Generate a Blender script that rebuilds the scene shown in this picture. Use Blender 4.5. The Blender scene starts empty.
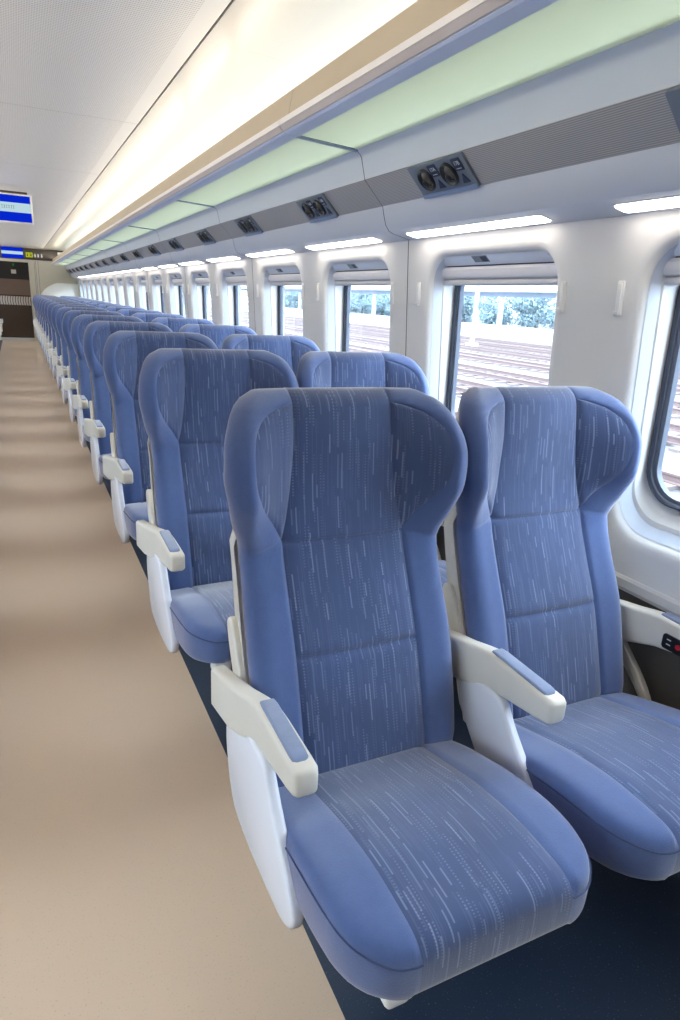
import bpy, bmesh, math, random
import numpy as np
from mathutils import Matrix, Vector

S = bpy.context.scene
C = S.collection
PI = math.pi
PITCH = 0.98
ROWS = 17
ORD = ['nearest', 'second', 'third', 'fourth', 'fifth', 'sixth', 'seventh', 'eighth', 'ninth', 'tenth', 'eleventh',
       'twelfth', 'thirteenth', 'fourteenth', 'fifteenth', 'sixteenth', 'seventeenth', 'eighteenth', 'nineteenth', 'twentieth']


# ------------------------------------------------------------------ materials
def lin(c):
    return tuple((x / 12.92 if x <= 0.04045 else ((x + 0.055) / 1.055) ** 2.4) for x in (v / 255 for v in c))


class NT:
    def __init__(s, name):
        s.m = bpy.data.materials.new(name)
        s.m.use_nodes = True
        s.t = s.m.node_tree
        s.t.nodes.clear()
        s.out = s.t.nodes.new('ShaderNodeOutputMaterial')

    def n(s, typ, **kw):
        nd = s.t.nodes.new(typ)
        for k, v in kw.items():
            setattr(nd, k, v)
        return nd

    def link(s, a, b):
        s.t.links.new(a, b)

    def math(s, op, a, b=None, c=None, clamp=False):
        nd = s.n('ShaderNodeMath', operation=op)
        nd.use_clamp = clamp
        for i, v in enumerate((a, b, c)):
            if v is None:
                continue
            if isinstance(v, (int, float)):
                nd.inputs[i].default_value = v
            else:
                s.link(v, nd.inputs[i])
        return nd.outputs[0]

    def mix(s, fac, a, b):
        nd = s.n('ShaderNodeMix', data_type='RGBA')
        for i, v in ((0, fac), (6, a), (7, b)):
            if isinstance(v, (int, float)):
                nd.inputs[i].default_value = v
            elif isinstance(v, tuple):
                nd.inputs[i].default_value = (*v[:3], 1)
            else:
                s.link(v, nd.inputs[i])
        return nd.outputs[2]

    def noise(s, scale, detail=3, coord='Object', rough=.5):
        tc = s.n('ShaderNodeTexCoord')
        nz = s.n('ShaderNodeTexNoise')
        nz.inputs['Scale'].default_value = scale
        nz.inputs['Detail'].default_value = detail
        nz.inputs['Roughness'].default_value = rough
        s.link(tc.outputs[coord], nz.inputs['Vector'])
        return nz.outputs['Fac']

    def bsdf(s, color, rough=.5, metal=0., bump=None, bump_str=.2, bump_dist=.002, **kw):
        b = s.n('ShaderNodeBsdfPrincipled')
        if isinstance(color, tuple):
            b.inputs['Base Color'].default_value = (*color[:3], 1)
        else:
            s.link(color, b.inputs['Base Color'])
        if isinstance(rough, (int, float)):
            b.inputs['Roughness'].default_value = rough
        else:
            s.link(rough, b.inputs['Roughness'])
        b.inputs['Metallic'].default_value = metal
        for k, v in kw.items():
            i = b.inputs[k]
            if isinstance(v, tuple):
                i.default_value = (*v[:3], 1)
            elif isinstance(v, (int, float)):
                i.default_value = v
            else:
                s.link(v, i)
        if bump is not None:
            bp = s.n('ShaderNodeBump')
            bp.inputs['Strength'].default_value = bump_str
            bp.inputs['Distance'].default_value = bump_dist
            s.link(bump, bp.inputs['Height'])
            s.link(bp.outputs[0], b.inputs['Normal'])
        s.link(b.outputs[0], s.out.inputs[0])
        return s.m


def plain(name, rgb, rough=.5, metal=0., var=.04, scale=6., **kw):
    t = NT(name)
    c = lin(rgb)
    f = t.noise(scale, 3)
    col = t.mix(f, tuple(x * (1 - var) for x in c), tuple(min(1, x * (1 + var)) for x in c))
    return t.bsdf(col, rough, metal, **kw)


def emis(name, rgb, strength):
    t = NT(name)
    e = t.n('ShaderNodeEmission')
    e.inputs[0].default_value = (*lin(rgb), 1)
    e.inputs[1].default_value = strength
    t.link(e.outputs[0], t.out.inputs[0])
    return t.m


def fabric_pattern(name, base, light):
    t = NT(name)
    uv = t.n('ShaderNodeUVMap')
    sp = t.n('ShaderNodeSeparateXYZ')
    t.link(uv.outputs[0], sp.inputs[0])
    u, v = sp.outputs[0], sp.outputs[1]

    def wn(x, y):
        cb = t.n('ShaderNodeCombineXYZ')
        for i, k in enumerate((x, y)):
            if isinstance(k, (int, float)):
                cb.inputs[i].default_value = k
            else:
                t.link(k, cb.inputs[i])
        w = t.n('ShaderNodeTexWhiteNoise', noise_dimensions='2D')
        t.link(cb.outputs[0], w.inputs['Vector'])
        return w.outputs['Value']

    def layer(cw, cl, thr, width, seed, dotted):
        cu = t.math('DIVIDE', t.math('ADD', u, seed), cw)
        col = t.math('FLOOR', cu)
        fu = t.math('ABSOLUTE', t.math('SUBTRACT', t.math('FRACT', cu), .5))
        r1 = wn(col, seed)
        cv = t.math('ADD', t.math('DIVIDE', v, cl), t.math('MULTIPLY', r1, 31.7))
        cell = t.math('FLOOR', cv)
        fv = t.math('FRACT', cv)
        r2 = wn(col, cell)
        r3 = wn(t.math('ADD', col, 77.3), cell)
        on = t.math('GREATER_THAN', r2, thr)
        ln = t.math('LESS_THAN', fv, t.math('MULTIPLY_ADD', r3, .7, .3))
        wd = t.math('LESS_THAN', fu, width)
        o = t.math('MULTIPLY', t.math('MULTIPLY', on, ln), wd)
        if dotted:
            o = t.math('MULTIPLY', o, t.math('LESS_THAN', t.math('FRACT', t.math('DIVIDE', v, .0062)), .45))
        amp = t.math('MULTIPLY_ADD', wn(t.math('ADD', col, 13.1), t.math('ADD', cell, 5.5)), .75, .25)
        return t.math('MULTIPLY', o, amp)

    a = layer(.0094, .085, .60, .15, .5, False)
    b = layer(.0074, .10, .58, .20, 1.3, True)
    c = layer(.0043, .20, .40, .28, 2.1, False)
    m = t.math('ADD', t.math('MULTIPLY', a, .60), t.math('MULTIPLY', b, .45), clamp=True)
    m = t.math('ADD', m, t.math('MULTIPLY', c, .12), clamp=True)
    n1 = t.noise(9, 4)
    bc = t.mix(n1, tuple(x * .78 for x in base), tuple(x * 1.22 for x in base))
    col = t.mix(m, bc, light)
    fine = t.noise(900, 2)
    return t.bsdf(col, .9, bump=fine, bump_str=.25, bump_dist=.001, **{'Sheen Weight': .55, 'Sheen Roughness': .5, 'Sheen Tint': (1, .93, .86)})


def fabric_plain(name, base):
    t = NT(name)
    n1 = t.noise(11, 5, rough=.65)
    n2 = t.noise(420, 3)
    n3 = t.noise(60, 4)
    k = t.math('ADD', t.math('MULTIPLY', n1, .6), t.math('MULTIPLY', n3, .4))
    bc = t.mix(k, tuple(x * .66 for x in base), tuple(x * 1.34 for x in base))
    col = t.mix(t.math('MULTIPLY', n2, .4), bc, tuple(x * 1.6 for x in base))
    return t.bsdf(col, .95, bump=n2, bump_str=.35, bump_dist=.0015, **{'Sheen Weight': .6, 'Sheen Roughness': .5, 'Sheen Tint': (1, .93, .86)})


M = {}
M['fab'] = fabric_plain('blue velour', lin((65, 86, 132)))
M['pat'] = fabric_pattern('blue woven streaks', lin((54, 73, 115)), lin((130, 143, 176)))
M['pad'] = fabric_plain('arm pad fabric', lin((116, 130, 160)))
M['seam'] = plain('seam thread', (62, 74, 108), .9)
M['shell'] = plain('beige plastic shell', (214, 208, 198), .38)
M['arm'] = plain('ivory plastic', (222, 216, 204), .33)
M['side'] = plain('pale gloss plastic', (224, 226, 234), .2)
M['dark'] = plain('charcoal metal', (40, 42, 46), .5)
M['black'] = plain('black plastic', (14, 14, 17), .35)
M['red'] = plain('red button', (190, 30, 45), .4)
M['white'] = plain('white plastic', (240, 239, 236), .35)
M['wall'] = plain('off white wall lining', (226, 224, 220), .42, var=.02, scale=2)
M['ledge'] = plain('pale grey ledge', (205, 204, 203), .4)
M['kick'] = plain('dark grey kick panel', (88, 84, 80), .55)
M['gap'] = plain('dark joint', (84, 82, 82), .8)
M['soffit'] = plain('pale grey soffit', (226, 229, 236), .5)
M['gasket'] = plain('slate blue window seal', (54, 60, 74), .5)
M['gasket2'] = plain('steel blue window frame', (86, 94, 110), .45)
M['reveal'] = plain('grey blue reveal', (188, 195, 206), .5)
M['blind'] = plain('pale blind cloth', (208, 208, 212), .7)
M['rail'] = plain('satin aluminium', (190, 190, 194), .4, .3)
M['rackblue'] = plain('blue grey aluminium', (222, 228, 244), .45, .0)
M['cream'] = plain('cream lip', (250, 244, 236), .45)
M['beige'] = plain('beige trough', (194, 179, 153), .5)
M['lowlip'] = plain('greyish lip', (214, 202, 192), .5)
M['fascia'] = plain('pale grey fascia', (212, 215, 222), .42, var=.02)
M['panelgrey'] = plain('blue grey lamp panel', (112, 120, 130), .4)
M['panellip'] = plain('light steel lip', (140, 156, 184), .35, .3)
M['label'] = plain('navy label', (34, 42, 66), .5)
M['ink'] = plain('white lettering', (235, 236, 240), .6)
M['lens'] = plain('smoky lens', (96, 88, 78), .25, .4)
M['endwall'] = plain('beige end wall', (228, 224, 210), .5, var=.02)
M['header'] = plain('brown black header', (64, 56, 50), .4)
M['doorlow'] = plain('dark bronze glass', (66, 52, 44), .25)
M['doormid'] = plain('grey bronze glass', (108, 88, 76), .3)
M['doortop'] = plain('black glass', (18, 18, 18), .6)
M['stripe'] = plain('frosted stripe', (196, 188, 180), .6)
M['partition'] = plain('ivory partition', (240, 238, 230), .4)
M['screenblue'] = emis('blue screen light', (6, 40, 205), .62)
M['screenpale'] = emis('pale screen light', (190, 220, 230), .6)
M['screenink'] = plain('screen lettering', (52, 84, 92), .8)
M['lime'] = emis('lime sign light', (190, 200, 30), .6)
M['greensign'] = emis('green sign light', (20, 140, 70), .7)
M['signwhite'] = emis('white sign light', (220, 220, 215), .55)
M['windowlight'] = emis('warm white diffuser', (255, 246, 236), 6.5)
M['tube'] = emis('warm white tube', (255, 240, 218), 18)


M['shelffill'] = emis('shelf fill light', (250, 253, 246), 10)
M['backtube'] = emis('cool white strip', (250, 250, 240), 9.5)


def m_floor():
    t = NT('beige vinyl floor')
    n1 = t.noise(260, 2)
    n2 = t.noise(1.6, 4)
    c = lin((208, 183, 158))
    a = t.mix(n2, tuple(x * .92 for x in c), tuple(x * 1.06 for x in c))
    col = t.mix(t.math('GREATER_THAN', n1, .66), a, tuple(x * .80 for x in c))
    return t.bsdf(col, .36, bump=n1, bump_str=.06, bump_dist=.001)


def m_carpet():
    t = NT('navy speckled vinyl')
    n1 = t.noise(240, 2)
    c = lin((38, 51, 71))
    col = t.mix(t.math('GREATER_THAN', n1, .68), c, lin((92, 106, 128)))
    return t.bsdf(col, .5, bump=n1, bump_str=.1, bump_dist=.001)


def m_ceiling():
    t = NT('perforated ceiling panel')
    tc = t.n('ShaderNodeTexCoord')
    sp = t.n('ShaderNodeSeparateXYZ')
    t.link(tc.outputs['Object'], sp.inputs[0])
    x, y = sp.outputs[0], sp.outputs[1]
    p = .0165
    fx = t.math('SUBTRACT', t.math('FRACT', t.math('DIVIDE', x, .008)), .5)
    fy = t.math('SUBTRACT', t.math('FRACT', t.math('DIVIDE', y, p)), .5)
    hole = t.math('LESS_THAN', t.math('ADD', t.math('MULTIPLY', fx, fx), t.math('MULTIPLY', t.math('MULTIPLY', fy, fy), 4.)), .14)
    inx = t.math('LESS_THAN', t.math('ABSOLUTE', t.math('SUBTRACT', x, .03)), .60)
    c = lin((240, 237, 230))
    col = t.mix(t.math('MULTIPLY', t.math('MULTIPLY', hole, inx), .55), c, lin((120, 116, 108)))
    jy = t.math('ABSOLUTE', t.math('SUBTRACT', t.math('FRACT', t.math('DIVIDE', t.math('ADD', y, .62), 1.96)), .5))
    col = t.mix(t.math('LESS_THAN', jy, .0012), col, lin((150, 146, 136)))
    return t.bsdf(col, .42)


def m_ceil_side():
    t = NT('gloss ceiling side panel')
    tc = t.n('ShaderNodeTexCoord')
    sp = t.n('ShaderNodeSeparateXYZ')
    t.link(tc.outputs['Object'], sp.inputs[0])
    y = sp.outputs[1]
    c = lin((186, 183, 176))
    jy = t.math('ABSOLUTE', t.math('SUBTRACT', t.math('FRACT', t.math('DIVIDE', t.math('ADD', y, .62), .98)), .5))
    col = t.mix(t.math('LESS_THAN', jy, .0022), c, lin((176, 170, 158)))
    return t.bsdf(col, .3)


def m_grille():
    t = NT('ribbed grey strip')
    tc = t.n('ShaderNodeTexCoord')
    sp = t.n('ShaderNodeSeparateXYZ')
    t.link(tc.outputs['Object'], sp.inputs[0])
    z = sp.outputs[2]
    f = t.math('ABSOLUTE', t.math('SUBTRACT', t.math('FRACT', t.math('DIVIDE', z, .0036)), .5))
    k = t.math('SMOOTH_MIN', t.math('MULTIPLY', f, 2.4), 1., .2)
    col = t.mix(k, lin((138, 135, 134)), lin((188, 184, 180)))
    return t.bsdf(col, .5, bump=f, bump_str=.4, bump_dist=.002)


def m_shelfglass():
    t = NT('frosted green shelf glass')
    b = t.n('ShaderNodeBsdfPrincipled')
    b.inputs['Base Color'].default_value = (*lin((234, 242, 233)), 1)
    b.inputs['Roughness'].default_value = .3
    tr = t.n('ShaderNodeBsdfTranslucent')
    tr.inputs[0].default_value = (*lin((236, 246, 236)), 1)
    mx = t.n('ShaderNodeMixShader')
    mx.inputs[0].default_value = .7
    t.link(b.outputs[0], mx.inputs[1])
    t.link(tr.outputs[0], mx.inputs[2])
    t.link(mx.outputs[0], t.out.inputs[0])
    return t.m


def m_glass():
    t = NT('window glass')
    tr = t.n('ShaderNodeBsdfTransparent')
    tr.inputs[0].default_value = (.97, .985, 1, 1)
    gl = t.n('ShaderNodeBsdfGlossy')
    gl.inputs['Roughness'].default_value = .02
    fr = t.n('ShaderNodeFresnel')
    fr.inputs[0].default_value = 1.3
    mx = t.n('ShaderNodeMixShader')
    t.link(fr.outputs[0], mx.inputs[0])
    t.link(tr.outputs[0], mx.inputs[1])
    t.link(gl.outputs[0], mx.inputs[2])
    t.link(mx.outputs[0], t.out.inputs[0])
    return t.m


def m_ballast():
    t = NT('pale grey ballast')
    n1 = t.noise(14, 3)
    tc = t.n('ShaderNodeTexCoord')
    vo = t.n('ShaderNodeTexVoronoi')
    vo.inputs['Scale'].default_value = 9
    t.link(tc.outputs['Object'], vo.inputs['Vector'])
    col = t.mix(vo.outputs['Distance'], lin((94, 93, 99)), lin((52, 51, 58)))
    col = t.mix(t.math('MULTIPLY', n1, .5), col, lin((90, 88, 90)))
    return t.bsdf(col, .9)


M['floor'] = m_floor()
M['carpet'] = m_carpet()
M['ceil'] = m_ceiling()
M['ceilside'] = m_ceil_side()
M['grille'] = m_grille()
M['shelfglass'] = m_shelfglass()
M['glass'] = m_glass()
M['ballast'] = m_ballast()
M['railsteel'] = plain('rusty rail steel', (104, 86, 84), .6)
M['sleeper'] = plain('brownish sleepers', (110, 98, 96), .85)
M['concrete'] = plain('white concrete edge', (205, 205, 205), .8)
M['canopy'] = plain('pale canopy steel', (200, 204, 210), .6)
M['post'] = plain('pale grey post', (130, 138, 152), .6)
M['trunk'] = plain('tree bark', (92, 84, 76), .9)


def m_leaf():
    t = NT('hazy blue green leaves')
    n1 = t.noise(5, 6)
    col = t.mix(n1, lin((78, 98, 108)), lin((150, 168, 172)))  # haze is put into the leaf colour as a pale blue
    return t.bsdf(col, .9)


M['leaf'] = m_leaf()


# ------------------------------------------------------------------ object helpers
def mesh_obj(name, verts, faces, mats, parent=None, smooth=True, mi=None, uv=None, loc=None):
    me = bpy.data.meshes.new(name)
    me.from_pydata([tuple(v) for v in verts], [], [tuple(f) for f in faces])
    if not isinstance(mats, (list, tuple)):
        mats = [mats]
    for m in mats:
        me.materials.append(m)
    if mi is not None:
        me.polygons.foreach_set('material_index', mi)
    if smooth:
        me.polygons.foreach_set('use_smooth', [True] * len(me.polygons))
    if uv is not None:
        l = me.uv_layers.new(name='UVMap')
        for p in me.polygons:
            for li in p.loop_indices:
                l.data[li].uv = uv[me.loops[li].vertex_index]
    me.update()
    o = bpy.data.objects.new(name, me)
    C.objects.link(o)
    if parent:
        o.parent = parent
    if loc:
        o.location = loc
    return o


def bm_obj(name, bm, mat, parent=None, smooth=False, angle=35):
    bmesh.ops.recalc_face_normals(bm, faces=bm.faces)
    me = bpy.data.meshes.new(name)
    bm.to_mesh(me)
    bm.free()
    for m in (mat if isinstance(mat, (list, tuple)) else [mat]):
        me.materials.append(m)
    if smooth:
        me.polygons.foreach_set('use_smooth', [True] * len(me.polygons))
        try:
            me.set_sharp_from_angle(angle=math.radians(angle))
        except Exception:
            pass
    o = bpy.data.objects.new(name, me)
    C.objects.link(o)
    if parent:
        o.parent = parent
    return o


def tag(o, label=None, cat=None, group=None, kind=None):
    if label:
        o['label'] = label
    if cat:
        o['category'] = cat
    if group:
        o['group'] = group
    if kind:
        o['kind'] = kind
    return o


def empty(name, loc=(0, 0, 0), label=None, cat=None, group=None, kind=None):
    o = bpy.data.objects.new(name, None)
    o.empty_display_size = .1
    C.objects.link(o)
    o.location = loc
    return tag(o, label, cat, group, kind)


def dup(root, loc, label=None, group=None):
    r = root.copy()
    C.objects.link(r)
    r.location = loc
    if label:
        r['label'] = label
    if group:
        r['group'] = group
    for ch in list(root.children):
        c = ch.copy()
        C.objects.link(c)
        c.parent = r
        for g in list(ch.children):
            d = g.copy()
            C.objects.link(d)
            d.parent = c
    return r


def box(bm, x0, x1, y0, y1, z0, z1, bev=0, seg=2):
    r = bmesh.ops.create_cube(bm, size=1.0)
    vs = r['verts']
    for v in vs:
        v.co = Vector((x0 + (v.co.x + .5) * (x1 - x0), y0 + (v.co.y + .5) * (y1 - y0), z0 + (v.co.z + .5) * (z1 - z0)))
    if bev:
        es = list({e for v in vs for e in v.link_edges})
        bmesh.ops.bevel(bm, geom=es, offset=bev, segments=seg, affect='EDGES', profile=.5)


def box_obj(name, dims, mat, parent=None, bev=0, seg=2):
    bm = bmesh.new()
    box(bm, *dims, bev=bev, seg=seg)
    return bm_obj(name, bm, mat, parent, smooth=bev > 0, angle=50)


def prism(bm, pts, axis, a0, a1, bev=0, seg=2):
    """polygon in the plane across AXIS, pulled from a0 to a1"""
    def P(p, a):
        return {'x': (a, p[0], p[1]), 'y': (p[0], a, p[1]), 'z': (p[0], p[1], a)}[axis]
    v0 = [bm.verts.new(P(p, a0)) for p in pts]
    v1 = [bm.verts.new(P(p, a1)) for p in pts]
    n = len(pts)
    fs = [bm.faces.new(v0), bm.faces.new(v1[::-1])]
    for i in range(n):
        fs.append(bm.faces.new((v0[i], v0[(i + 1) % n], v1[(i + 1) % n], v1[i])))
    if bev:
        bmesh.ops.recalc_face_normals(bm, faces=fs)
        es = [e for f in fs[:2] for e in f.edges]
        bmesh.ops.bevel(bm, geom=es, offset=bev, segments=seg, affect='EDGES', profile=.5)


def prism_obj(name, pts, axis, a0, a1, mat, parent=None, bev=0, seg=2, smooth=False, angle=40):
    bm = bmesh.new()
    prism(bm, pts, axis, a0, a1, bev, seg)
    return bm_obj(name, bm, mat, parent, smooth=smooth or bev > 0, angle=angle)


def smooth_poly(pts, it=2):
    """Chaikin rounding of a closed outline"""
    for _ in range(it):
        q = []
        n = len(pts)
        for i in range(n):
            a, b = pts[i], pts[(i + 1) % n]
            q.append((a[0] * .75 + b[0] * .25, a[1] * .75 + b[1] * .25))
            q.append((a[0] * .25 + b[0] * .75, a[1] * .25 + b[1] * .75))
        pts = q
    return pts


def rrect(x0, x1, z0, z1, r, nc=5, ne=0):
    """rounded rectangle outline, counter-clockwise from the lower right corner"""
    r = min(r, (x1 - x0) / 2 - 1e-5, (z1 - z0) / 2 - 1e-5)
    pts = []
    for cx, cz, a0 in ((x1 - r, z0 + r, -PI / 2), (x1 - r, z1 - r, 0), (x0 + r, z1 - r, PI / 2), (x0 + r, z0 + r, PI)):
        for i in range(nc + 1):
            a = a0 + PI / 2 * i / nc
            pts.append((cx + r * math.cos(a), cz + r * math.sin(a)))
    return pts


def loft_obj(name, loops, mat, parent=None, angle=40):
    n = len(loops[0])
    V = [p for l in loops for p in l]
    F = []
    for k in range(len(loops) - 1):
        for i in range(n):
            a, b = k * n + i, k * n + (i + 1) % n
            F.append((a, b, b + n, a + n))
    F.append(tuple(range(n))[::-1])
    F.append(tuple(range((len(loops) - 1) * n, len(loops) * n)))
    bm = bmesh.new()
    vs = [bm.verts.new(v) for v in V]
    for f in F:
        bm.faces.new([vs[i] for i in f])
    return bm_obj(name, bm, mat, parent, smooth=True, angle=angle)


def tube(bm, pts, r, n=8):
    pts = [Vector(p) for p in pts]
    rings = []
    for i, p in enumerate(pts):
        d = (pts[min(i + 1, len(pts) - 1)] - pts[max(i - 1, 0)]).normalized()
        up = Vector((0, 0, 1)) if abs(d.z) < .9 else Vector((1, 0, 0))
        a = d.cross(up).normalized()
        b = d.cross(a)
        rings.append([bm.verts.new(p + a * r * math.cos(2 * PI * k / n) + b * r * math.sin(2 * PI * k / n)) for k in range(n)])
    for A, B in zip(rings, rings[1:]):
        for k in range(n):
            bm.faces.new((A[k], A[(k + 1) % n], B[(k + 1) % n], B[k]))
    bm.faces.new(rings[0])
    bm.faces.new(rings[-1][::-1])


def sm(t):
    t = np.clip(t, 0, 1)
    return t * t * (3 - 2 * t)


def interp(x, table):
    """monotone cubic through the table"""
    xs = np.array([a for a, _ in table], float)
    ys = np.array([b for _, b in table], float)
    h = np.diff(xs)
    d = np.diff(ys) / h
    m = np.zeros(len(xs))
    m[0], m[-1] = d[0], d[-1]
    for i in range(1, len(xs) - 1):
        m[i] = 0 if d[i - 1] * d[i] <= 0 else 2 * d[i - 1] * d[i] / (d[i - 1] + d[i])
    x = float(np.clip(x, xs[0], xs[-1]))
    i = int(np.clip(np.searchsorted(xs, x) - 1, 0, len(xs) - 2))
    t = (x - xs[i]) / h[i]
    return float((2 * t**3 - 3 * t**2 + 1) * ys[i] + (t**3 - 2 * t**2 + t) * h[i] * m[i]
                 + (-2 * t**3 + 3 * t**2) * ys[i + 1] + (t**3 - t**2) * h[i] * m[i + 1])


# ------------------------------------------------------------------ the double seat (built where the nearest row stands)
SEAM = .142
ZT = 1.150
ZB = .375
YF = [(.37, .985), (.50, 1.025), (.63, 1.070), (.74, 1.122), (.84, 1.165), (.95, 1.188), (1.05, 1.198), (1.16, 1.214)]
WB = [(.37, .217), (.42, .230), (.62, .236), (.80, .231), (.85, .235), (.90, .252), (.95, .264), (1.00, .271), (1.05, .267),
      (1.09, .254), (1.12, .236), (1.14, .208), (1.151, .172)]
WING = [(.37, .012), (.72, .018), (.82, .026), (.89, .060), (.96, .092), (1.02, .092), (1.08, .074), (1.12, .048), (1.155, .018)]
SEAMX = [(.37, .142), (.845, .142), (.90, .131), (.97, .120), (1.05, .113), (1.16, .111)]
EAR = [(.848, .142), (.89, .166), (.94, .200), (.985, .217), (1.03, .221), (1.07, .213), (1.10, .190), (1.117, .152), (1.124, .112)]
RT = .043
Z_SEAM1, Z_SEAM2, Z_V, Z_EARTOP = .628, .845, .848, 1.124


def groove(d, w=.006, depth=.0045):
    return depth * math.exp(-(d / w) ** 2)


def seam_x(z):
    return interp(z, SEAMX)


def ear_x(z):
    return interp(z, EAR)


def col_bounds(z):
    w = interp(z, WB)
    sx = seam_x(z)
    if Z_V <= z <= Z_EARTOP:
        xe = max(ear_x(z), sx + .0006)
    elif z < Z_V:
        xe = sx + .0006 + min(1, (Z_V - z) / .05) * .03
    else:
        xe = sx + .0006 + min(1, (z - Z_EARTOP) / .03) * .012
    return w, min(xe, w - .004)


def back_x(z):
    w, xe = col_bounds(z)
    sx = seam_x(z)
    inner = list(np.linspace(0, sx, 11))
    ear = [sx + (xe - sx) * k / 8 for k in range(1, 9)]
    out = [xe + (w - xe) * math.sin(PI / 2 * k / 9) for k in range(1, 10)]
    half = inner + ear + out
    return [-x for x in half[::-1][:-1]] + half


def fwd_at(ax, z):
    sx = seam_x(z)
    return interp(z, WING) * float(np.clip((ax - sx + .012) / (.236 - sx), 0, 1) ** 1.25)


def back_front(x, z):
    w, xe = col_bounds(z)
    ax = abs(x)
    sx = seam_x(z)
    fwd = fwd_at(ax, z)
    d = max(0., min(w - ax, ZT - z, (z - ZB) * 1.2))
    q = 1 - min(d, RT) / RT
    drop = RT * (1 - math.sqrt(max(0, 1 - q * q)))
    g = groove(ax - sx, .0055, .0065)
    if ax < sx:
        g += groove(z - Z_SEAM1, .007, .008) + groove(z - Z_SEAM2, .005, .006)
        # soft padding between the seams
        g -= .006 * (1 - (ax / sx) ** 2)
    else:
        if Z_V < z < Z_EARTOP:
            g += groove(ax - xe, .005, .005)
        if z < Z_V + .02:
            zl = Z_V - .018 * (ax - SEAM) / .08
            g += groove(z - zl, .006, .003)
    return interp(z, YF) - fwd + drop + g, fwd, drop


def build_back(parent, cx):
    zs = sorted(set([round(z, 4) for z in list(np.linspace(ZB, ZT - .004, 62)) +
                     [Z_SEAM1, Z_SEAM1 - .006, Z_SEAM1 + .006, Z_SEAM2, Z_SEAM2 - .006, Z_V, Z_V + .004, Z_EARTOP, Z_EARTOP - .004, ZT - .001, ZT]]))
    NC = 55
    V, UV, FR = [], [], []
    arc = 0
    prev = None
    rows = []
    for z in zs:
        y0 = interp(z, YF)
        if prev is not None:
            arc += math.hypot(z - prev[0], y0 - prev[1])
        prev = (z, y0)
        xs = back_x(z)
        r = []
        for x in xs:
            y, fwd, drop = back_front(x, z)
            r.append(len(V))
            V.append((cx + x, y, z))
            UV.append((x + 3.0 + cx, arc))
        rows.append(r)
    F = {'plain': [], 'centre': [], 'earl': [], 'earr': []}
    c0 = 27
    for k in range(len(zs) - 1):
        zm = (zs[k] + zs[k + 1]) / 2
        for i in range(NC - 1):
            q = (rows[k][i], rows[k][i + 1], rows[k + 1][i + 1], rows[k + 1][i])
            j = i - c0
            if -10 <= j < 10:
                F['centre'].append(q)
            elif Z_V <= zm <= Z_EARTOP and 10 <= j < 18:
                F['earr'].append(q)
            elif Z_V <= zm <= Z_EARTOP and -18 <= j < -10:
                F['earl'].append(q)
            else:
                F['plain'].append(q)
    # rear of the cushion
    rear = []
    for k, z in enumerate(zs):
        xs = back_x(z)
        r = []
        for i, x in enumerate(xs):
            if i in (0, NC - 1) or k in (0, len(zs) - 1):
                r.append(rows[k][i])
                continue
            w, xe = col_bounds(z)
            d = max(0., min(w - abs(x), ZT - z, (z - ZB) * 1.2))
            q = 1 - min(d, RT) / RT
            drop = RT * (1 - math.sqrt(max(0, 1 - q * q)))
            fwd = fwd_at(abs(x), z)
            r.append(len(V))
            V.append((cx + x, interp(z, YF) - fwd + 2 * RT - drop, z))
            UV.append((x, z))
        rear.append(r)
    for k in range(len(zs) - 1):
        for i in range(NC - 1):
            F['plain'].append((rear[k][i + 1], rear[k][i], rear[k + 1][i], rear[k + 1][i + 1]))

    def sub(name, faces, mat, par):
        used = sorted({i for f in faces for i in f})
        mp = {a: b for b, a in enumerate(used)}
        fs = []
        for f in faces:
            g = []
            for i in f:
                if mp[i] not in g:
                    g.append(mp[i])
            if len(g) > 2:
                fs.append(g)
        o = mesh_obj(name, [V[i] for i in used], fs, mat, par, uv=[UV[i] for i in used])
        return o
    b = sub('backrest', F['plain'], M['fab'], parent)
    sub('centre_panel', F['centre'], M['pat'], b)['label'] = 'darker blue woven panel with light streaks'
    sub('ear_panel', F['earl'], M['pat'], b)['label'] = 'streaked panel inside the left head wing'
    sub('ear_panel', F['earr'], M['pat'], b)['label'] = 'streaked panel inside the right head wing'
    # beige shell behind
    zsh = list(np.linspace(.36, 1.118, 34))
    L = []
    for z in zsh:
        w = interp(z, WB) + .006 - .022 * float(sm((z - .84) / .06))
        if z > 1.09:
            w -= (z - 1.09) * .6
        fw = interp(z, WING)
        yb = interp(z, YF)
        th = .052 + .03 * float(sm((.95 - z) / .4))
        loop = []
        for s in np.linspace(-1, 1, 19):
            x = w * math.sin(s * PI / 2)
            y = yb - fwd_at(abs(x), z) + RT + .018
            if abs(s) == 1:
                y -= .006
            loop.append((cx + x, y, z))
        for s in np.linspace(1, -1, 19):
            x = w * math.sin(s * PI / 2) * (1 if abs(s) < 1 else 1.0)
            a = abs(s)
            y = yb - fwd_at(abs(x), z) + RT + .022 + (RT - .006 + th - .04) * math.sqrt(max(0, 1 - a ** 4))
            loop.append((cx + x, y, z))
        L.append(loop)
    loft_obj('back_shell', L, M['shell'], parent, angle=55)
    return b


ZTOP = [(.54, .452), (.60, .463), (.68, .466), (.80, .452), (.92, .420), (1.02, .392)]
ZBOT = [(.54, .366), (.62, .354), (.80, .335), (1.02, .310)]
WC = [(.548, .150), (.5495, .162), (.554, .178), (.566, .196), (.585, .214), (.615, .230), (.66, .240), (.74, .244), (.92, .242), (1.0, .230), (1.02, .215)]
YC0, YC1 = .548, 1.02


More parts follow.
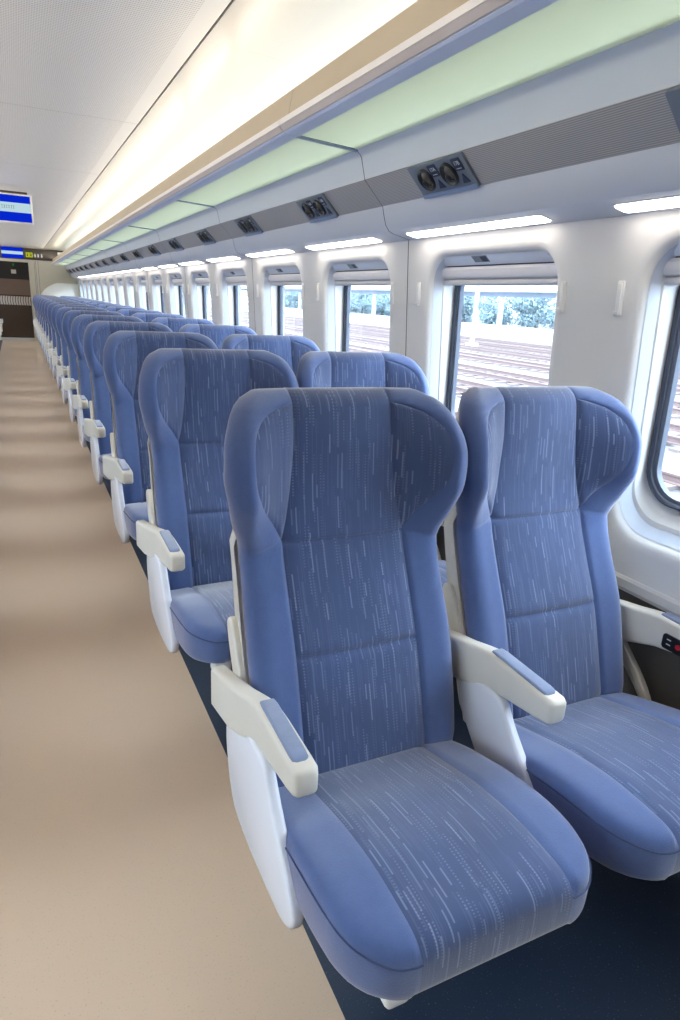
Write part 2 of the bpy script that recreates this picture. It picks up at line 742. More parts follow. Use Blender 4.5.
def build_cushion(parent, cx):
    ys = sorted(set([round(v, 4) for v in list(YC0 + .11 * (1 - np.cos(np.linspace(0, PI / 2, 16)))) + list(np.linspace(.66, YC1 - .05, 18)) +
                     list(YC1 - .05 * (1 - np.sin(np.linspace(0, PI / 2, 8))))]))
    NI, NO = 10, 14
    def xs_at(y):
        w = interp(y, WC)
        half = list(np.linspace(0, SEAM, NI + 1)) + [SEAM + (w - SEAM) * math.sin(PI / 2 * k / NO) for k in range(1, NO + 1)]
        return [-x for x in half[::-1][:-1]] + half
    N = 2 * (NI + NO) + 1
    c0 = NI + NO
    def hgt(x, y, top):
        w = interp(y, WC)
        zt, zb = interp(y, ZTOP), interp(y, ZBOT)
        mid, h = (zt * .5 + zb * .5), (zt - zb) / 2
        d = max(0, min(w - abs(x), (y - YC0), (YC1 - y)))
        # corner distance: use the outline's slope at the rounded front corners
        if y < .66:
            dw = (interp(y + .002, WC) - interp(y - .0005, WC)) / .0025
            d = max(0, min((w - abs(x)) / math.sqrt(1 + min(dw, 60) ** 2), YC1 - y, max(y - YC0, 0) if abs(x) < .15 else 9, w - abs(x)))
        r = .05 if top else .03
        n = 3.9
        q = 1 - min(d, r) / r
        f = max(0., 1 - q ** n) ** (1 / n)
        if top:
            g = groove(abs(x) - SEAM, .005, .004) * (1 if d > .004 else 0)
            crown = .007 * (1 - (x / w) ** 2)
            return mid + (h + crown) * f - g
        return mid - h * f
    V, UV = [], []
    top, bot = [], []
    for k, y in enumerate(ys):
        xs = xs_at(y)
        rt = []
        for x in xs:
            z = hgt(x, y, True)
            rt.append(len(V))
            V.append((cx + x, y, z))
            UV.append((x + 7.0 + cx, y + z))
        top.append(rt)
    for k, y in enumerate(ys):
        xs = xs_at(y)
        rb = []
        for i, x in enumerate(xs):
            if i in (0, N - 1) or k in (0, len(ys) - 1):
                rb.append(top[k][i])
                continue
            z = hgt(x, y, False)
            rb.append(len(V))
            V.append((cx + x, y, z))
            UV.append((x + 7.0 + cx, y + z))
        bot.append(rb)
    fc, fp = [], []
    for k in range(len(ys) - 1):
        for i in range(N - 1):
            j = i - c0
            t = (top[k][i], top[k][i + 1], top[k + 1][i + 1], top[k + 1][i])
            (fc if -NI <= j < NI else fp).append(t)
            b = (bot[k][i + 1], bot[k][i], bot[k + 1][i], bot[k + 1][i + 1])
            (fc if -NI <= j < NI and ys[k] < .58 else fp).append(b)
    def sub(name, faces, mat, par):
        used = sorted({i for f in faces for i in f})
        mp = {a: b for b, a in enumerate(used)}
        return mesh_obj(name, [V[i] for i in used], [[mp[i] for i in f] for f in faces], mat, par, uv=[UV[i] for i in used])
    c = sub('cushion', fp, M['fab'], parent)
    sub('centre_panel', fc, M['pat'], c)['label'] = 'darker blue woven panel with light streaks'
    # stitched seam round the front corners, from each side to the centre panel
    for s in (-1, 1):
        pts = []
        for y in list(np.linspace(.99, .68, 10)) + list(YC0 + .11 * (1 - np.sin(np.linspace(.2, PI / 2, 16)))):
            w = interp(y, WC)
            d = .0075
            zt, zb = interp(y, ZTOP), interp(y, ZBOT)
            z = (zt + zb) / 2 + (zt - zb) / 2 * .55
            pts.append((cx + s * (w - .0005), y - (.0005 if y < .6 else 0), z))
        pts.append((cx + s * SEAM, YC0 - .0005, pts[-1][2]))
        bm = bmesh.new()
        tube(bm, pts, .0016, 6)
        bm_obj('stitched_seam', bm, M['seam'], c, smooth=True)['label'] = 'dark stitched seam round a cushion corner'
    return c


def build_arm(parent, x, controls=False):
    """x = offset of the left face from the aisle arm"""
    st = [(1.172, .303, .326, .505, .585), (1.166, .298, .331, .497, .592), (1.09, .307, .344, .497, .601), (1.05, .315, .353, .503, .604),
          (1.015, .326, .366, .512, .607), (.985, .333, .377, .520, .608), (.93, .334, .380, .529, .607), (.83, .335, .382, .543, .603),
          (.805, .336, .382, .547, .602), (.796, .339, .379, .550, .599), (.792, .345, .373, .556, .593)]
    loops = []
    for y, x0, x1, z0, z1 in st:
        loops.append([(px + x, y, pz) for px, pz in rrect(x0, x1, z0, z1, .010, 4)])
    a = loft_obj('armrest', loops, M['arm'], parent, angle=50)
    L = []
    for y, i, z in ((.992, .012, .606), (.988, .007, .612), (.972, .006, .6135), (.835, .006, .6095), (.822, .007, .608), (.817, .012, .603)):
        x0, x1 = (.336 + i, .379 - i)
        L.append([(px + x, y, pz) for px, pz in rrect(x0, x1, z - .02, z, .004, 3)])
    loft_obj('arm_pad', L, M['pad'], a, angle=50)['label'] = 'grey blue fabric pad'
    if controls:
        p = prism_obj('control_panel', rrect(.855, .962, .535, .574, .008, 4), 'x', x + .329, x + .337, M['black'], a, bev=.001)
        p['label'] = 'black control panel with a red button'
        bm = bmesh.new()
        bmesh.ops.create_cone(bm, cap_ends=True, segments=20, radius1=.007, radius2=.006, depth=.004,
                              matrix=Matrix.Translation((x + .328, .915, .5555)) @ Matrix.Rotation(PI / 2, 4, 'Y'))
        bm_obj('red_button', bm, M['red'], a, smooth=True)
        for yy, zz in ((.943, .562), (.943, .549), (.887, .562), (.887, .549)):
            box_obj('button_mark', (x + .3285, x + .33, yy - .006, yy + .006, zz - .0015, zz + .0015), M['ink'], a)
    # glossy side panel below the arm
    if controls:
        o = [(1.10, .52), (1.115, .47), (1.02, .395), (.965, .33), (.945, .33), (.985, .405), (1.075, .49)]
        prism_obj('side_panel', smooth_poly(o, 2), 'x', x + .330, x + .350, M['arm'], parent, bev=.005, seg=3, angle=50)
        return
    if x == 0:
        o = [(1.13, .52), (1.17, .44), (1.13, .31), (1.07, .268), (.86, .270), (.785, .285), (.752, .325), (.775, .372), (.855, .445), (.90, .500), (.925, .535)]
    else:
        o = [(1.06, .520), (1.075, .45), (1.0, .37), (.93, .30), (.80, .285), (.752, .325), (.775, .372), (.855, .445), (.90, .495), (.925, .535)]
    prism_obj('side_panel', smooth_poly(o, 2), 'x', x + .327, x + .350, M['side'], parent, bev=.007, seg=3, angle=50)
    # pivot cover rising behind the arm, beside the backrest
    o = smooth_poly([(1.065, .535), (1.115, .535), (1.155, .59), (1.195, .672), (1.18, .698), (1.15, .688), (1.105, .61)], 2)
    prism_obj('pivot_cover', o, 'x', x + .338, x + .356, M['arm'], parent, bev=.005, seg=3, angle=50)


SX = .592
SEP = .532


def make_seat(label):
    t = empty('double_seat', (0, 0, 0), label, 'train seat', 'double train seats')
    for k in range(2):
        cx = SX + SEP * k
        build_back(t, cx)
        build_cushion(t, cx - .010)
    for k in range(3):
        build_arm(t, SEP * k + (.003 * k if k else 0), controls=(k == 2))
    # frame and pedestal under the cushions
    bm = bmesh.new()
    box(bm, .50, 1.30, .72, .78, .262, .336, .006)
    box(bm, .50, 1.30, .96, 1.01, .250, .312, .006)
    bm_obj('seat_frame', bm, M['dark'], t, smooth=True)
    prism_obj('pedestal', smooth_poly([(.72, .84), (1.0, .84), (1.0, 1.06), (.72, 1.06)], 2), 'z', .012, .27, M['black'], t, bev=.01)
    box_obj('base_plate', (.66, 1.06, .80, 1.10, 0.0, .012), M['black'], t, bev=.004)
    prism_obj('foot_bracket', [(px, pz) for px, pz in rrect(.414, .460, .296, .372, .012, 4)], 'y', .590, .650, M['white'], t, bev=.006, angle=50)['label'] = 'small white bracket under the front edge'
    return t


G = 'double train seats'
seat0 = make_seat('blue double train seat on the right of the aisle, nearest row of all')
seat0['group'] = G
for k in range(1, ROWS):
    dup(seat0, (0, PITCH * k, 0), 'blue double train seat on the right of the aisle, %s row from the front' % ORD[k], G)
LEFT_SHIFT = -1.755
for k in range(1, ROWS):
    dup(seat0, (LEFT_SHIFT, PITCH * k, 0), 'blue double train seat on the left of the aisle, %s row from the front' % ORD[k],
        'double train seats across the aisle')


# ------------------------------------------------------------------ shell of the car
Y0, Y1 = -.95, 18.8
CX = .03
struct = dict(kind='structure')


def wall_x(z):
    return 1.41 + (1.37 - z) * .0664


def mirror_x(o):
    """a mirrored copy of a structure on the other side of the aisle"""
    me = o.data.copy()
    me.transform(Matrix.Translation((CX, 0, 0)) @ Matrix.Scale(-1, 4, (1, 0, 0)) @ Matrix.Translation((-CX, 0, 0)))
    me.flip_normals()
    c = bpy.data.objects.new(o.name, me)
    C.objects.link(c)
    return c


f = box_obj('floor', (-.395, .457, Y0, Y1 + 2.5, -.05, 0), M['floor'])
tag(f, 'beige vinyl floor of the aisle', 'floor', kind='structure')
for nm, x0, x1, lb in (('floor_edge_right', .457, 1.56, 'navy vinyl floor under the right-hand seats'), ('floor_edge_left', -1.50, -.395, 'navy vinyl floor under the left-hand seats')):
    tag(box_obj(nm, (x0, x1, Y0, Y1, -.05, .0), M['carpet']), lb, 'floor', kind='structure')

# ceiling
tag(box_obj('ceiling', (-.643, .703, Y0, Y1 + .1, 2.225, 2.26), M['ceil']), 'white perforated middle ceiling panel', 'ceiling', kind='structure')
tag(box_obj('trim_1', (.695, .715, Y0, Y1, 2.232, 2.25), M['gap']), 'dark groove along the ceiling', 'trim', kind='structure')
tag(box_obj('trim_2', (-.655, -.635, Y0, Y1, 2.232, 2.25), M['gap']), 'dark groove along the ceiling', 'trim', kind='structure')
pr = [(.712, 2.224), (.95, 2.222), (1.15, 2.205), (1.30, 2.165), (1.40, 2.10), (1.46, 2.0), (1.50, 2.0), (1.50, 2.26), (.712, 2.26)]
cs = prism_obj('ceiling_right', pr, 'y', Y0, Y1, M['ceilside'], smooth=True, angle=30)
tag(cs, 'white gloss ceiling side panel above the luggage rack', 'ceiling', kind='structure')
c2 = mirror_x(cs)
c2.name = 'ceiling_left'
tag(c2, 'white gloss ceiling side panel on the left', 'ceiling', kind='structure')

# right wall with its row of window openings, one bay per seat row
WZ0, WZ1 = .640, 1.568


def loop_pts(hw, z0, z1, r, depth, c, nc=8):
    return [(wall_x(z) + depth, c + y, z) for y, z in rrect(-hw, hw, z0, z1, r, nc)]


def outer_loop(c, nc=8):
    hw, z0, z1 = PITCH / 2, WZ0, WZ1
    pts = []
    for (sy, zc) in ((1, z0), (1, z1), (-1, z1), (-1, z0)):
        for i in range(nc + 1):
            t = i / nc
            # run along one edge to the corner, then along the next
            e = .30
            if (sy, zc) in ((1, z0), (-1, z1)):   # horizontal edge first
                p = (sy * (hw - e * (1 - 2 * t)), zc) if t < .5 else (sy * hw, zc + (1 if zc == z0 else -1) * e * (2 * t - 1))
            else:
                p = (sy * hw, zc + (1 if zc == z0 else -1) * e * (1 - 2 * t)) if t < .5 else (sy * (hw - e * (2 * t - 1)), zc)
            pts.append(p)
    return [(wall_x(z), c + y, z) for y, z in pts]


REV = [(.368, .722, 1.528, .125, 0), (.349, .741, 1.514, .115, .003), (.339, .752, 1.506, .105, .010), (.333, .761, 1.501, .098, .022),
       (.329, .772, 1.498, .094, .040), (.327, .785, 1.494, .092, .058)]
REV2 = [(.327, .785, 1.494, .092, .058), (.322, .800, 1.492, .092, .062), (.316, .840, 1.488, .095, .100), (.314, .846, 1.486, .095, .108)]


def ring_faces(loops, base=0):
    V, F = [], []
    n = len(loops[0])
    for l in loops:
        V += l
    for k in range(len(loops) - 1):
        for i in range(n):
            j = (i + 1) % n
            F.append((base + k * n + i, base + (k + 1) * n + i, base + (k + 1) * n + j, base + k * n + j))
    return V, F


def build_wall(bays, ya, yb):
    V, F = [], []
    for c in bays:
        v, f = ring_faces([outer_loop(c)] + [loop_pts(*r, c) for r in REV], len(V))
        V += v
        F += f
    lo, hi = min(bays) - PITCH / 2, max(bays) + PITCH / 2
    for a, b in ((ya, lo), (hi, yb)):
        if b - a > .01:
            k = len(V)
            V += [(wall_x(WZ0), a, WZ0), (wall_x(WZ0), b, WZ0), (wall_x(WZ1), b, WZ1), (wall_x(WZ1), a, WZ1)]
            F.append((k, k + 1, k + 2, k + 3))
    bm = bmesh.new()
    vs = [bm.verts.new(v) for v in V]
    for q in F:
        try:
            bm.faces.new([vs[i] for i in q])
        except ValueError:
            pass
    bmesh.ops.remove_doubles(bm, verts=bm.verts, dist=1e-5)
    return bm


BAYS = [.893 + PITCH * k for k in range(-1, 18)]
w = bm_obj('wall_right', build_wall(BAYS, Y0, Y1), M['wall'], smooth=True, angle=30)
tag(w, 'off-white side wall lining with a row of deep windows', 'wall', kind='structure')
w2 = mirror_x(w)
w2.name = 'wall_left'
tag(w2, 'off-white side wall on the left of the aisle', 'wall', kind='structure')
# outer skin, ledge and kick panel
led = [(1.455, .600), (1.449, .612), (1.449, .634), (1.455, .642), (1.50, .642), (1.50, .600)]
l1 = prism_obj('baseboard_right', led, 'y', Y0, Y1, M['ledge'])
tag(l1, 'pale grey ledge along the right wall', 'ledge', kind='structure')
l2 = mirror_x(l1)
l2.name = 'baseboard_left'
tag(l2, kind='structure')
k1 = box_obj('wall_right_lower', (1.474, 1.52, Y0, Y1, 0, .60), M['kick'])
tag(k1, 'dark grey lower wall panel below the ledge', 'wall', kind='structure')
k2 = mirror_x(k1)
k2.name = 'wall_left_lower'
tag(k2, kind='structure')


def skin(name, ya, yb):
    """outer body side: solid except for the panes"""
    bm = bmesh.new()
    vs = []
    X = 1.60
    zs = [(0.0, .74), (1.56, 2.3)]
    for z0, z1 in zs:
        q = [bm.verts.new(p) for p in ((X, ya, z0), (X, yb, z0), (X, yb, z1), (X, ya, z1))]
        bm.faces.new(q)
    ed = [ya] + [v for c in BAYS for v in (c - .40, c + .40)] + [yb]
    for a, b in zip(ed[::2], ed[1::2]):
        q = [bm.verts.new(p) for p in ((X, a, .74), (X, b, .74), (X, b, 1.56), (X, a, 1.56))]
        bm.faces.new(q)
    return bm_obj(name, bm, M['canopy'])


s1 = skin('wall_right_outer', Y0, Y1)
tag(s1, kind='structure')
s2 = mirror_x(s1)
s2.name = 'wall_left_outer'
tag(s2, kind='structure')

for k in range(-1, 9):
    y = 2.36 + 1.96 * k
    bm = bmesh.new()
    zz = [.645, .9, 1.2, 1.5, 1.566]
    prism(bm, [(wall_x(.645) - .0006, .645), (wall_x(1.566) - .0006, 1.566), (wall_x(1.566) + .004, 1.566), (wall_x(.645) + .004, .645)], 'y', y - .0022, y + .0022)
    tag(bm_obj('trim_%d' % (k + 6), bm, M['gap']), 'thin dark joint between two wall panels', 'trim', kind='structure')

# windows
def make_window():
    t = empty('window_1', (0, 0, 0), 'deep rounded train window', 'window', kind='structure')
    V, F = ring_faces([loop_pts(*r, 0) for r in REV2])
    bm = bmesh.new()
    vs = [bm.verts.new(v) for v in V]
    for q in F:
        bm.faces.new([vs[i] for i in q])
    bm_obj('reveal', bm, M['wall'], t, smooth=True, angle=30)
    V, F = ring_faces([loop_pts(*r, 0) for r in ((.3315, .7630, 1.4995, .0965, .022), (.3275, .7740, 1.4965, .0925, .040), (.3255, .7870, 1.4925, .0905, .058))])
    bm = bmesh.new()
    vs = [bm.verts.new(v) for v in V]
    for q in F:
        bm.faces.new([vs[i] for i in q])
    bm_obj('reveal_band', bm, M['reveal'], t, smooth=True, angle=30)['label'] = 'grey blue band round the opening'
    xg = 1.545   # pane

    def vloop(hw, z0, z1, r, x):
        return [(x + (1.37 - z) * .03, y, z) for y, z in rrect(-hw, hw, z0, z1, r, 8)]
    V, F = ring_faces([vloop(.315, .843, 1.49, .098, 1.535), vloop(.314, .845, 1.488, .097, 1.514), vloop(.307, .850, 1.482, .092, 1.512), vloop(.301, .855, 1.476, .088, 1.516),
                       vloop(.299, .857, 1.474, .086, 1.524)])
    bm = bmesh.new()
    vs = [bm.verts.new(v) for v in V]
    for q in F:
        bm.faces.new([vs[i] for i in q])
    bm_obj('window_seal', bm, M['gasket'], t, smooth=True, angle=40)
    V, F = ring_faces([vloop(.299, .857, 1.474, .086, 1.522), vloop(.296, .860, 1.472, .084, 1.521), vloop(.288, .867, 1.464, .078, 1.524), vloop(.286, .869, 1.462, .076, 1.540)])
    bm = bmesh.new()
    vs = [bm.verts.new(v) for v in V]
    for q in F:
        bm.faces.new([vs[i] for i in q])
    bm_obj('window_frame', bm, M['gasket2'], t, smooth=True, angle=40)
    bm = bmesh.new()
    bm.faces.new([bm.verts.new(p) for p in vloop(.295, .861, 1.471, .08, 1.534)])
    bm_obj('pane', bm, M['glass'], t)
    # rolled blind across the top of the opening with its pull bar
    pts = [(1.4495, 1.458), (1.454, 1.4668), (1.505, 1.468), (1.505, 1.424), (1.470, 1.424), (1.458, 1.430), (1.451, 1.442)]
    prism_obj('roller_blind', pts, 'y', -.321, .321, M['blind'], t, smooth=True, angle=30)
    prism_obj('pull_bar', rrect(1.464, 1.494, 1.405, 1.426, .006, 3), 'y', -.319, .319, M['rail'], t, smooth=True)
    # soffit above the blind with its little latch
    prism_obj('soffit', [(1.418, 1.4995), (1.452, 1.4715), (1.51, 1.4715), (1.51, 1.4995)], 'y', -.3225, .3225, M['soffit'], t)
    prism_obj('soffit_gap', [(1.4585, 1.4713), (1.50, 1.4713), (1.50, 1.466), (1.462, 1.4645)], 'y', -.3225, .3225, M['gap'], t)
    bm = bmesh.new()
    prism(bm, [(1.4225, 1.4975), (1.4205, 1.4955), (1.4415, 1.4782), (1.4445, 1.4795)], 'y', .02, .10)
    l = bm_obj('blind_latch', bm, M['panelgrey'], t)
    bm = bmesh.new()
    prism(bm, [(1.4235, 1.4945), (1.4215, 1.4935), (1.4385, 1.4795), (1.4405, 1.4805)], 'y', .025, .055)
    bm_obj('latch_tongue', bm, M['label'], l)
    # flush catch on the sill
    prism_obj('sill_catch', [(1.514, .806), (1.540, .8335), (1.5385, .837), (1.5125, .8095)], 'y', -.06, .10, M['rail'], t)
    return t


win = make_window()
win.location = (0, BAYS[0], 0)
idx = 1
right_windows = []
for i, c in enumerate(BAYS):
    if i == 0:
        continue
    idx += 1
    o = dup(win, (0, c, 0), 'deep rounded train window')
    o.name = 'window_%d' % idx
# left windows: same parts turned to face the other way
for i, c in enumerate(BAYS):
    idx += 1
    o = dup(win, (2 * CX, c, 0), 'deep rounded train window on the left')
    o.rotation_euler = (0, 0, PI)
    o.name = 'window_%d' % idx

# coat hooks, one on each side of every window pillar
def make_hook():
    t = empty('coat_hook', (0, 0, 0), 'x', 'coat hook', 'white coat hooks on the wall')
    bm = bmesh.new()
    prism(bm, [(y, z) for y, z in rrect(-.010, .010, 1.326, 1.412, .003, 3)], 'x', -.006, .0015, .0015)
    for v in bm.verts:
        v.co.x += wall_x(v.co.z)
    bm_obj('hook_plate', bm, M['white'], t, smooth=True)
    bm = bmesh.new()
    prism(bm, [(y, z) for y, z in rrect(-.0065, .0065, 1.338, 1.406, .002, 3)], 'x', -.009, -.005, .001)
    for v in bm.verts:
        v.co.x += wall_x(v.co.z)
    bm_obj('hook_arm', bm, M['white'], t, smooth=True)
    bm = bmesh.new()
    prism(bm, [(-.012, 1.329), (-.013, 1.337), (-.011, 1.338), (-.009, 1.334), (-.004, 1.333), (-.004, 1.327), (-.010, 1.3265)], 'y', -.008, .008)
    for v in bm.verts:
        v.co.x += wall_x(v.co.z)
    bm_obj('hook_tip', bm, M['white'], t)
    return t


hk = None
for k in range(0, 9):
    for off, side in ((.41, 'far'), (-.365, 'near')):
        if k == 0 and side == 'near':
            continue
        lb = 'white coat hook on the wall just on the %s side of the %s window' % (side, ORD[k])
        loc = (0, .88 + PITCH * k + off, 0)
        if hk is None:
            hk = make_hook()
            hk.location = loc
            hk['label'] = lb
        else:
            dup(hk, loc, lb)

# strip lights over the windows
def make_strip():
    t = empty('strip_light', (0, 0, 0), 'x', 'light', 'strip lights over the windows')
    # diffuser and its rim lie on the sloping underside of the fascia
    a, b = Vector((1.318, 0, 1.582)), Vector((1.395, 0, 1.566))
    d = (b - a).normalized()
    n = Vector((-d.z, 0, d.x)) * -1
    if n.z > 0:
        n = -n

    def slab(name, s0, s1, y0, y1, h0, h1, mat, par):
        bm = bmesh.new()
        pts = [(s, y) for s, y in rrect(s0, s1, y0, y1, .012, 4)]
        v0 = [bm.verts.new(a + d * s + n * h0 + Vector((0, y, 0))) for s, y in pts]
        v1 = [bm.verts.new(a + d * s + n * h1 + Vector((0, y, 0))) for s, y in pts]
        bm.faces.new(v0)
        bm.faces.new(v1[::-1])
        k = len(pts)
        for i in range(k):
            bm.faces.new((v0[i], v0[(i + 1) % k], v1[(i + 1) % k], v1[i]))
        return bm_obj(name, bm, mat, par)
    slab('light_rim', .002, .058, -.366, .366, .0004, .002, M['fascia'], t)
    slab('diffuser', .005, .054, -.361, .361, .0021, .0045, M['windowlight'], t)
    return t


sl = make_strip()
sl.location = (0, 1.90 - PITCH, 0)
sl['label'] = 'lit white strip light over the nearest window'
for k in range(1, 17):
    dup(sl, (0, 1.90 + PITCH * (k - 1), 0), 'lit white strip light over the %s window from the front' % ORD[k])


mx_ = box_obj('trim_33', (2 * CX - 1.372, 2 * CX - 1.323, Y0 + .3, Y1 - .3, 1.566, 1.576), M['windowlight'])
tag(mx_, 'lit strip lights over the left windows', 'light', kind='structure')
mx2 = box_obj('trim_34', (1.325, 1.370, Y0 + .1, .5, 1.566, 1.576), M['windowlight'])
tag(mx2, 'lit strip lights over the windows behind the viewer', 'light', kind='structure')

# ------------------------------------------------------------------ luggage rack, in sections
FAS = [(1.146, 1.846), (1.152, 1.838), (1.160, 1.832), (1.166, 1.822), (1.184, 1.753), (1.265, 1.673), (1.272, 1.645), (1.283, 1.610), (1.299, 1.590),
       (1.318, 1.582), (1.395, 1.566), (1.44, 1.566), (1.44, 1.87), (1.146, 1.87)]


def make_rack(L, label, name='luggage_rack'):
    t = empty(name, (0, 0, 0), label, 'luggage rack', 'luggage rack sections')
    g = .002
    fa = prism_obj('fascia', FAS, 'y', g, L - g, M['fascia'], t, smooth=True, angle=28)
    prism_obj('ribbed_strip', [(1.1832, 1.7535), (1.2642, 1.6725), (1.2665, 1.6745), (1.1855, 1.7555)], 'y', g, L - g, M['grille'], fa)['label'] = 'ribbed grey strip'
    prism_obj('shelf_glass', [(.916, 1.8605), (1.147, 1.8475), (1.147, 1.8525), (.916, 1.8655)], 'y', .02, L - .004, M['shelfglass'], t)['label'] = 'frosted pale green glass shelf'
    prism_obj('front_rail', [(.868, 1.862), (.876, 1.858), (.922, 1.8565), (.924, 1.866), (.918, 1.872), (.868, 1.880)], 'y', g, L - g, M['rackblue'], t)
    prism_obj('front_lip', [(.868, 1.8795), (.8495, 1.8795), (.8515, 1.8975), (.854, 1.900), (.868, 1.900)], 'y', g, L - g, M['cream'], t)
    prism_obj('lower_lip', [(.868, 1.864), (.862, 1.864), (.8505, 1.8788), (.868, 1.8788)], 'y', g, L - g, M['lowlip'], t)
    prism_obj('light_trough', [(.868, 1.897), (.880, 1.909), (.890, 1.960), (.897, 1.994), (.903, 2.000), (.912, 2.000), (.916, 1.994), (.998, 1.994), (.998, 1.982), (.93, 1.982), (.93, 1.885), (.868, 1.885)],
              'y', g, L - g, M['beige'], t, smooth=True, angle=35)
    bm = bmesh.new()
    prism(bm, [(.918, 1.854), (1.15, 1.8405), (1.15, 1.8465), (.918, 1.860)], 'y', 0, .016)
    bm_obj('glass_divider', bm, M['panellip'], t)
    bm = bmesh.new()
    prism(bm, [(.918, 1.8555), (1.15, 1.842), (1.15, 1.852), (.918, 1.866)], 'y', .0162, .0205)
    bm_obj('divider_shadow_gap', bm, M['black'], t)
    # dark joint between two sections
    pts = FAS[:11]
    q = [(x - .0004, z - .0004) for x, z in pts] + [(1.395, 1.62), (1.20, 1.83)]
    prism_obj('joint_seal', q, 'y', -.0018, .0018, M['gap'], t)
    return t


rk = make_rack(1.96, 'luggage rack section with green glass, nearest of all')
rk.location = (0, 2.345 - 1.96, 0)
for k in range(1, 9):
    dup(rk, (0, 2.345 + 1.96 * (k - 1), 0), 'luggage rack section with green glass, %s from the front' % ORD[k])
r9 = make_rack(Y1 - .07 - (2.345 + 1.96 * 8), 'short luggage rack section with green glass against the end wall')
r9.location = (0, 2.345 + 1.96 * 8, 0)

# warm light tubes lying in the trough
TUBES = []
def make_tube():
    """a slim lamp: a grey channel with a bright face tilted up towards the aisle"""
    t = empty('light_tube', (0, 0, 0))
    n = Vector((-.995, 0, .10)).normalized()
    u = Vector((.10, 0, .995)).normalized()
    bm = bmesh.new()
    vs = [bm.verts.new(u * a + n * b + Vector((0, y, 0))) for y in (-.43, .43) for a, b in ((-.011, -.008), (.011, -.008), (.011, 0), (-.011, 0))]
    for q in ((0, 1, 2, 3), (7, 6, 5, 4), (0, 4, 5, 1), (1, 5, 6, 2), (2, 6, 7, 3), (3, 7, 4, 0)):
        bm.faces.new([vs[k] for k in q])
    bm_obj('lamp_channel', bm, M['white'], t)
    bm = bmesh.new()
    vs = [bm.verts.new(u * a + n * .0006 + Vector((0, y, 0))) for y, a in ((-.42, -.010), (.42, -.010), (.42, .010), (-.42, .010))]
    bm.faces.new(vs)
    bm_obj('lamp_face', bm, M['tube'], t)
    return t


tb = make_tube()
for k in range(0, 19):
    o = tb if k == 0 else dup(tb, (0, 0, 0))
    o.location = (.972, .385 + .49 + PITCH * k, 2.0085)
    o.name = 'trim_%d' % (40 + k)
    tag(o, 'lit tube hidden in the trough of the luggage rack', kind='structure')

# the rack along the left side, only its underside and lamps matter from here
left = bmesh.new()
mir = lambda pts: [(2 * CX - x, z) for x, z in pts]
prism(left, mir(FAS), 'y', Y0, Y1 - .02)
prism(left, mir([(.851, 1.862), (1.147, 1.8475), (1.147, 1.86), (1.06, 1.994), (.916, 1.994), (.903, 2.0), (.880, 1.909), (.851, 1.89)]), 'y', Y0, Y1 - .02)
prism(left, FAS, 'y', Y0, .383)
prism(left, [(.851, 1.862), (1.147, 1.8475), (1.147, 1.86), (.998, 1.994), (.916, 1.994), (.903, 2.0), (.880, 1.909), (.851, 1.89)], 'y', Y0, .383)
tag(bm_obj('trim_30', left, M['fascia']), 'luggage rack along the left wall', 'trim', kind='structure')
left = bmesh.new()
prism(left, [(2 * CX - x, z) for x, z in ((.975, 1.996), (.995, 1.996), (.995, 2.016), (.975, 2.016))], 'y', Y0 + .2, Y1 - .3)
tag(box_obj('trim_35', (1.352, 1.372, Y0 + .2, Y1 - .3, 1.885, 1.900), M['backtube']), 'light strip along the wall side of the rack', 'trim', kind='structure')
gs = bmesh.new()
gs.faces.new([gs.verts.new(q) for q in ((1.360, Y0 + .2, 2.075), (1.385, Y0 + .2, 2.035), (1.385, Y1 - .3, 2.035), (1.360, Y1 - .3, 2.075))])
me_ = bm_obj('trim_36', gs, M['shelffill'])  # fill strip added only to brighten the shelf glass from above
tag(me_, 'added hidden fill strip facing down onto the glass shelf', 'trim', kind='structure')
tag(prism_obj('trim_37', [(1.3615, 2.077), (1.3865, 2.037), (1.395, 2.045), (1.372, 2.082)], 'y', Y0 + .2, Y1 - .3, M['fascia']), 'added channel of the shelf fill light strip', 'trim', kind='structure')
tag(bm_obj('trim_31', left, emis('warm white tube left', (255, 240, 218), 48)), 'lit tube in the trough on the left', 'trim', kind='structure')


# ------------------------------------------------------------------ reading light panels on the ribbed strip
PA = Vector((1.184, 0, 1.753))
PD = Vector((.081, 0, -.080)).normalized()     # down the slope
PN = Vector((-.080, 0, -.081)).normalized()    # towards the aisle
NUM = 17


def slope_slab(bm, pts, h0, h1, bev=0):
    v0 = [bm.verts.new(PA + PD * s + PN * h0 + Vector((0, y, 0))) for y, s in pts]
    v1 = [bm.verts.new(PA + PD * s + PN * h1 + Vector((0, y, 0))) for y, s in pts]
    fs = [bm.faces.new(v0), bm.faces.new(v1[::-1])]
    k = len(pts)
    for i in range(k):
        fs.append(bm.faces.new((v0[i], v0[(i + 1) % k], v1[(i + 1) % k], v1[i])))
    if bev:
        bmesh.ops.recalc_face_normals(bm, faces=fs)
        bmesh.ops.bevel(bm, geom=list(fs[1].edges), offset=bev, segments=2, affect='EDGES', profile=.5)


